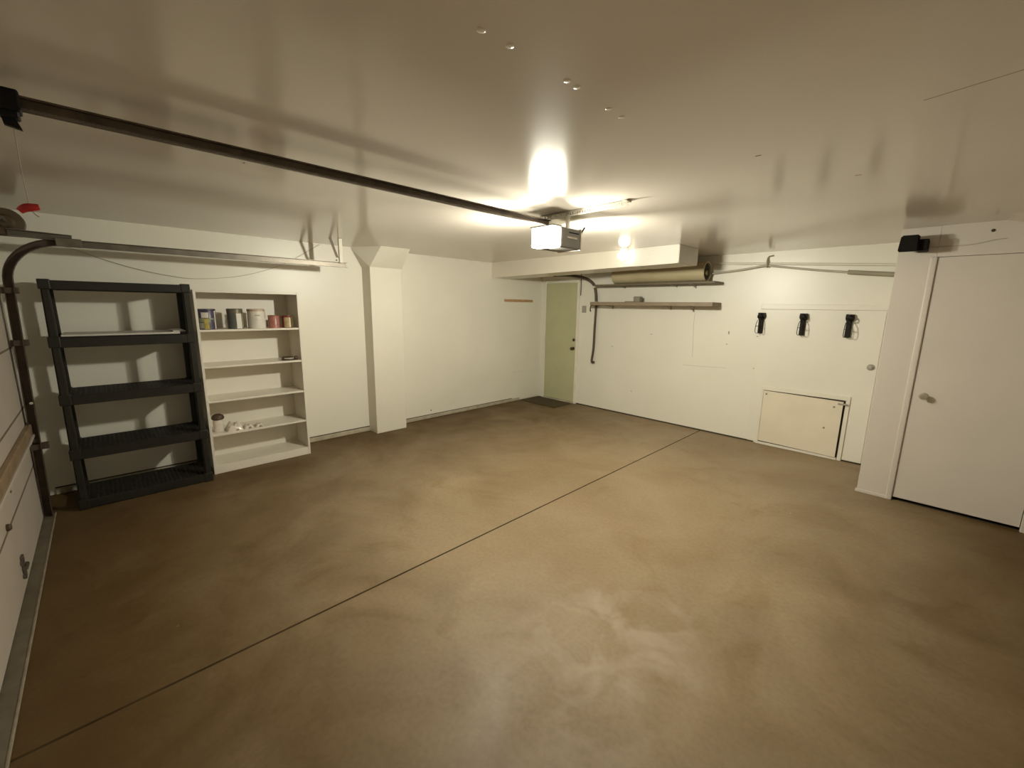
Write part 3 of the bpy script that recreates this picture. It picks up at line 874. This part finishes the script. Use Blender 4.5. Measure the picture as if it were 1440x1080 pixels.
can(CXc, 1.455, SH[0], 0.056, 0.128, 'redark', 'lidgrey', 'small dark red can with gold and olive label, rightmost on the bookcase',
    [('gold', 0.03, 0.86, -48, 20), ('white', 0.05, 0.84, 6, 16), ('olivecan', 0.02, 0.97, 26, 75)], G, False)

# dark roll on the second shelf
o = thing('tape_roll', (-4.97, 1.440, SH[1]), 'dark roll with a pale band lying on the bookcase second shelf', 'tape roll')
bm = lathe(bmesh.new(), (-4.97, 1.430, SH[1]), [(0.060, 0.0), (0.066, 0.008), (0.064, 0.026), (0.050, 0.036), (0.030, 0.036), (0.028, 0.006)], 'z', 26)
emit('roll', bm, M['tape'], o, True)
emit('band', patch((-4.97, 1.430), 0.0645, SH[1] + 0.020, SH[1] + 0.027, -50, 40, 0.002), M['white'], o, True)
bm = lathe(bmesh.new(), (-4.93, 1.500, SH[1] + 0.022), [(0.020, -0.018), (0.022, -0.010), (0.022, 0.012), (0.014, 0.018), (0.0, 0.019)], 'y', 18)
emit('cap', bm, M['brownlid'], o, True)

# jar with a dark lid, clear packets on the fourth shelf
jr = thing('jar', (-5.0, 0.735, SH[3]), 'small pale jar wearing a dark brown lid on a low bookcase shelf', 'jar')
emit('jar_body', lathe(bmesh.new(), (-5.0, 0.735, SH[3]), [(0.040, 0.0), (0.045, 0.006), (0.045, 0.105), (0.036, 0.128), (0.034, 0.14)], 'z', 24), M['bag'], jr, True)
emit('jar_lid', lathe(bmesh.new(), (-5.0, 0.737, SH[3]), [(0.048, 0.128), (0.054, 0.134), (0.055, 0.150), (0.046, 0.170), (0.024, 0.182), (0.0, 0.184)], 'z', 24), M['brownlid'], jr, True)


def packet(x, y, z, lx, ly, h, label, mark=True):
    t = thing('plastic_packet', (x, y, z), label, 'packet', 'clear packets on the bookcase')
    bm = bmesh.new()
    n = 8
    g = [[None] * (n + 1) for _ in range(n + 1)]
    gb = [[None] * (n + 1) for _ in range(n + 1)]
    for i in range(n + 1):
        for j in range(n + 1):
            u_, v_ = i / n - 0.5, j / n - 0.5
            e = (1 - (2 * u_) ** 4) * (1 - (2 * v_) ** 4)
            hh = h * e * (0.75 + 0.35 * math.sin(9 * u_ + 4 * y) * math.cos(7 * v_ + x))
            g[i][j] = bm.verts.new((x + u_ * lx, y + v_ * ly, z + 0.003 + hh))
            gb[i][j] = bm.verts.new((x + u_ * lx, y + v_ * ly, z))
    for i in range(n):
        for j in range(n):
            bm.faces.new((g[i][j], g[i + 1][j], g[i + 1][j + 1], g[i][j + 1]))
            bm.faces.new((gb[i][j], gb[i][j + 1], gb[i + 1][j + 1], gb[i + 1][j]))
    for k in range(n):
        bm.faces.new((g[k][0], gb[k][0], gb[k + 1][0], g[k + 1][0]))
        bm.faces.new((g[k][n], g[k + 1][n], gb[k + 1][n], gb[k][n]))
        bm.faces.new((g[0][k], g[0][k + 1], gb[0][k + 1], gb[0][k]))
        bm.faces.new((g[n][k], gb[n][k], gb[n][k + 1], g[n][k + 1]))
    emit('bag', bm, M['bag'], t, True)
    if mark:
        emit('contents', lathe(bmesh.new(), (x + lx * 0.42, y + ly * 0.1, z + 0.001), [(0.016, 0.0), (0.018, 0.008), (0.010, 0.014), (0.0, 0.015)], 'z', 12), M['sleeve'], t, True)


packet(-4.985, 0.865, SH[3], 0.15, 0.145, 0.085, 'crumpled clear packet beside the jar on the bookcase')
packet(-4.965, 0.985, SH[3], 0.10, 0.085, 0.040, 'small clear packet in the middle of the three')
packet(-4.965, 1.085, SH[3], 0.09, 0.075, 0.032, 'smallest clear packet, furthest right from the jar')

# ------------------------------------------------------------------ left wall pieces near the corner
o = emit('wooden_rail', B(XL, XL + 0.022, 4.985, 5.685, 1.782, 1.822, 0.004), M['wood'])
props(o, 'short brown wooden rail fixed to the left wall near the olive door', 'wall rail')
o = emit('wall_panel', B(XL, XL + 0.010, 5.200, 5.925, 0.012, 0.545, 0.002), M['wall'])
props(o, 'low painted patch panel on the left wall beside the olive door', 'panel')
bm = bmesh.new()
box(bm, -5.255, -4.455, 5.385, 5.870, 0.0005, 0.012, 0.004)
o = emit('door_mat', bm, M['matdoor'])
props(o, 'dark brown door mat on the floor before the olive door', 'door mat')

# ------------------------------------------------------------------ back wall: pipes, shelves, boxes
pp = thing('drain_pipe', (-4.06, 5.89, 0.78), 'dark brown pipe curving down the back wall from the duct beside the olive door', 'pipe')
pth = smooth_path([(-4.30, 5.10, 2.185), (-4.27, 5.45, 2.20), (-4.225, 5.80, 2.175), (-4.12, 5.885, 2.09), (-4.066, 5.895, 1.962), (-4.052, 5.905, 1.73), (-4.059, 5.905, 1.38), (-4.066, 5.91, 1.023), (-4.086, 5.905, 0.83), (-4.070, 5.895, 0.790), (-4.030, 5.89, 0.797)], 6)
rr = [0.026] * len(pth)
for i in range(len(pth)):
    rr[i] = 0.024 if i < len(pth) * 0.5 else 0.019
emit('pipe_run', tube(bmesh.new(), pth, rr, 14), M['hose'], pp, True)
for z, x in ((2.035, -4.092), (1.785, -4.055)):
    emit('strap', B(x - 0.032, x + 0.032, 5.865, YB, z - 0.014, z + 0.014, 0.003), M['strap'], pp)

o = emit('wall_cable', tube(bmesh.new(), smooth_path([(-4.392, YB - 0.006, 2.39), (-4.398, YB - 0.006, 2.25), (-4.394, YB - 0.006, 2.05), (-4.396, YB - 0.006, 1.90)], 4), 0.007, 8), M['hose'], None, True)
props(o, 'thin dark cable running down the back wall beside the olive door frame', 'cable')
o = emit('junction_box', B(-4.345, -4.270, YB - 0.026, YB, 1.615, 1.728, 0.004, 2), M['greybox'])
props(o, 'small grey box on the back wall left of the dark pipe', 'wall box')
hk = emit('coat_hook', tube(bmesh.new(), smooth_path([(-4.155, YB, 1.735), (-4.155, YB - 0.03, 1.735), (-4.157, YB - 0.045, 1.70), (-4.165, YB - 0.038, 1.655), (-4.165, YB - 0.02, 1.64)], 4), 0.009, 8), M['hose'], None, True)
props(hk, 'small dark hook on the back wall between the grey box and the pipe', 'hook')


def bracket(parent, x, zt, d, drop):
    bm = bmesh.new()
    box(bm, x - 0.010, x + 0.010, YB - d, YB - 0.002, zt - 0.006, zt)
    box(bm, x - 0.010, x + 0.010, YB - 0.006, YB, zt - drop, zt)
    hull(bm, [(x - 0.004, YB - d * 0.75, zt - 0.005), (x + 0.004, YB - d * 0.75, zt - 0.005), (x - 0.004, YB - d * 0.65, zt - 0.005), (x + 0.004, YB - d * 0.65, zt - 0.005),
              (x - 0.004, YB - 0.006, zt - drop * 0.9), (x + 0.004, YB - 0.006, zt - drop * 0.9), (x - 0.004, YB - 0.006, zt - drop * 0.75), (x + 0.004, YB - 0.006, zt - drop * 0.75)])
    emit('bracket', bm, M['greybox'], parent)


us = thing('wall_shelf', (-3.0, 5.79, 2.02), 'upper wall shelf under the duct, carrying the cream tube', 'wall shelf')
emit('plank', B(-3.93, -2.09, 5.640, YB, 2.032, 2.056, 0.003), M['shelfdark'], us)
for x in (-3.55, -2.72, -2.45): bracket(us, x, 2.032, 0.22, 0.05 if x > -2.6 else 0.03)
lsf = thing('wall_shelf', (-3.1, 5.79, 1.75), 'lower wall shelf holding a small grey block, right of the dark pipe', 'wall shelf')
emit('plank', B(-3.99, -2.095, 5.640, YB, 1.738, 1.790, 0.003), M['tan'], lsf)
for x in (-3.75, -2.78, -2.45): bracket(lsf, x, 1.738, 0.22, 0.08 if x > -2.6 else 0.055)

tb = thing('cream_tube', (-2.9, 5.74, 2.056), 'long cream tube lying on the upper wall shelf with a dark open end', 'tube')
bm = bmesh.new()
n = 26
R0, R1 = 0.128, 0.112
yc, zc = 5.738, 2.056 + R0 + 0.001
rows = []
for (x, r) in ((-3.60, R0), (-2.235, R0), (-2.235, R1), (-2.50, R1)):
    rows.append([bm.verts.new((x, yc + r * math.cos(2 * PI * k / n), zc + r * math.sin(2 * PI * k / n))) for k in range(n)])
for a, b_ in zip(rows[:-1], rows[1:]):
    for k in range(n): bm.faces.new((a[k], a[(k + 1) % n], b_[(k + 1) % n], b_[k]))
bm.faces.new(rows[0][::-1])
emit('shell', bm, M['tubecream'], tb, True)
emit('inner_roll', lathe(bmesh.new(), (-2.49, yc, zc), [(0.0, 0.0), (R1 - 0.001, 0.0), (R1 - 0.001, 0.23), (0.0, 0.23)], 'x', n), M['dark'], tb)
emit('core', lathe(bmesh.new(), (-2.30, yc - 0.03, zc - 0.02), [(0.0, 0.0), (0.030, 0.0), (0.030, 0.075), (0.0, 0.075)], 'x', 16), M['olivecan'], tb)

gb = thing('grey_block', (-3.21, 5.75, 1.79), 'small grey block sitting on the lower wall shelf', 'block')
emit('block', B(-3.262, -3.160, 5.70, 5.80, 1.790, 1.872, 0.010, 2), M['greyblock'], gb)
emit('tongue', B(-3.41, -3.255, 5.71, 5.79, 1.790, 1.803, 0.004), M['greyblock'], gb)

# pipe and sagging cable toward the closet
wp = thing('wall_pipe', (-1.3, YB - 0.03, 2.17), 'straight white pipe sloping along the top of the back wall', 'pipe')
emit('pipe_run', tube(bmesh.new(), [(-2.75, YB - 0.016, 2.335), (-0.40, YB - 0.016, 2.178)], 0.015, 12), M['pipe'], wp, True)
sc = thing('sagging_cable', (-1.3, YB - 0.04, 2.08), 'grey cable hung below the white pipe from a strap, thicker at its right end', 'cable')
pth = smooth_path([(-2.75, 5.895, 2.12), (-2.25, 5.895, 2.166), (-1.903, 5.895, 2.196), (-1.70, 5.895, 2.222), (-1.590, 5.895, 2.234), (-1.48, 5.895, 2.216), (-1.077, 5.895, 2.155), (-0.785, 5.895, 2.118), (-0.40, 5.895, 2.078)], 5)
emit('cable_run', tube(bmesh.new(), pth, 0.013, 10), M['cable'], sc, True)
emit('sleeve', tube(bmesh.new(), [(-0.80, 5.892, 2.120), (-0.60, 5.892, 2.098), (-0.40, 5.892, 2.078)], 0.024, 12), M['sleeve'], sc, True)
bm = bmesh.new()
tube(bm, smooth_path([(-1.545, YB - 0.004, 2.352), (-1.595, YB - 0.012, 2.340), (-1.600, YB - 0.035, 2.30), (-1.592, YB - 0.064, 2.255), (-1.588, YB - 0.066, 2.225), (-1.590, YB - 0.045, 2.214)], 4), 0.009, 8)
emit('strap', bm, M['sleeve'], sc, True)

# ------------------------------------------------------------------ bike hooks
bh = {}


def bike_hook(x, label):
    t = thing('bike_hook', (x, YB, 1.41), label, 'bike hook', 'bike hooks on the back wall')
    y0 = YB - 0.0075
    bm = bmesh.new()
    box(bm, x - 0.026, x + 0.026, y0 - 0.030, y0, 1.412, 1.625, 0.007, 2)
    emit('wheel_plate', bm, M['blackhook'], t)
    bm = bmesh.new()
    hull(bm, [(x - 0.030, y0, 1.590), (x + 0.034, y0, 1.590), (x - 0.030, y0 - 0.040, 1.600), (x + 0.034, y0 - 0.040, 1.600),
              (x - 0.038, y0, 1.62), (x + 0.042, y0, 1.62), (x - 0.036, y0 - 0.05, 1.625), (x + 0.042, y0 - 0.05, 1.625),
              (x - 0.036, y0, 1.668), (x + 0.036, y0, 1.668), (x - 0.034, y0 - 0.045, 1.668), (x + 0.036, y0 - 0.045, 1.668)])
    emit('head', bm, M['blackhook'], t)
    emit('hook', tube(bmesh.new(), smooth_path([(x, y0 - 0.03, 1.662), (x, y0 - 0.11, 1.652), (x, y0 - 0.165, 1.632), (x, y0 - 0.15, 1.606), (x, y0 - 0.09, 1.597), (x, y0 - 0.03, 1.606)], 5), 0.0068, 8), M['blackhook'], t, True)
    for k, s in enumerate((-1, 1)):
        xx = x + s * 0.020
        emit('wire_guard', tube(bmesh.new(), smooth_path([(xx, y0 - 0.025, 1.592), (xx, y0 - 0.105, 1.560), (xx, y0 - 0.142, 1.505), (xx, y0 - 0.145, 1.45), (xx, y0 - 0.11, 1.420), (xx, y0 - 0.025, 1.416)], 4), 0.0036, 6), M['blackhook'], t, True)
    emit('cross_wire', tube(bmesh.new(), [(x - 0.021, y0 - 0.141, 1.505), (x + 0.021, y0 - 0.141, 1.505)], 0.0036, 6), M['blackhook'], t)
    emit('cross_wire', tube(bmesh.new(), [(x, y0 - 0.029, 1.505), (x, y0 - 0.141, 1.505)], 0.0036, 6), M['blackhook'], t)
    return t


bike_hook(-1.592, 'leftmost of the three black bike hooks on the back wall')
bike_hook(-1.152, 'middle one of the three black bike hooks on the back wall')
bike_hook(-0.722, 'rightmost black bike hook, nearest the closet')

# ------------------------------------------------------------------ black box over the closet door
sb = thing('motion_sensor', (-0.27, 4.90, 2.18), 'small black box mounted high above the closet door', 'sensor')
bm = bmesh.new()
k_ = 4.86 / 5.0
hull(bm, [(-0.349, 4.800, 2.187), (-0.222, 4.800, 2.187), (-0.338, 4.800, 2.318), (-0.228, 4.800, 2.318),
          (-0.340, 4.93, 2.20), (-0.225, 4.93, 2.20), (-0.335, 4.93, 2.325), (-0.228, 4.93, 2.325)])
bmesh.ops.bevel(bm, geom=list(bm.edges), offset=0.008, segments=2, affect='EDGES')
emit('case', bm, M['sensor'], sb)
emit('mount_arm', B(-0.232, -0.168, 4.84, YC, 2.194, 2.285, 0.006), M['sensor'], sb)
o = emit('sensor_wire', tube(bmesh.new(), smooth_path([(-0.19, YC - 0.004, 2.235), (0.02, YC - 0.006, 2.232), (0.12, YC - 0.006, 2.244), (0.20, YC - 0.006, 2.262), (0.25, YC - 0.006, 2.264)], 4), 0.0030, 6), M['cable'], None, True)
props(o, 'thin wire running right from the black box above the closet door', 'wire')
wc = bpy.data.objects['wall_closet']
emit('nail_mark', lathe(bmesh.new(), (0.173, YC, 2.331), [(0.012, 0.002), (0.012, -0.003), (0.0, -0.004)], 'y', 10), M['gap'], wc)

# ------------------------------------------------------------------ world and view
w = bpy.data.worlds.new('world')
w.use_nodes = True
w.node_tree.nodes['Background'].inputs['Color'].default_value = (1.0, 0.85, 0.65, 1)
w.node_tree.nodes['Background'].inputs['Strength'].default_value = 0.0
S.world = w
vs = S.view_settings
vs.view_transform = 'Standard'
vs.look = 'None'
vs.exposure = 0.0
vs.gamma = 1.0
vs.use_curve_mapping = False
S.cycles.max_bounces = 10
S.cycles.diffuse_bounces = 6
S.cycles.glossy_bounces = 5
S.cycles.use_denoising = True
S.cycles.sample_clamp_indirect = 8.0
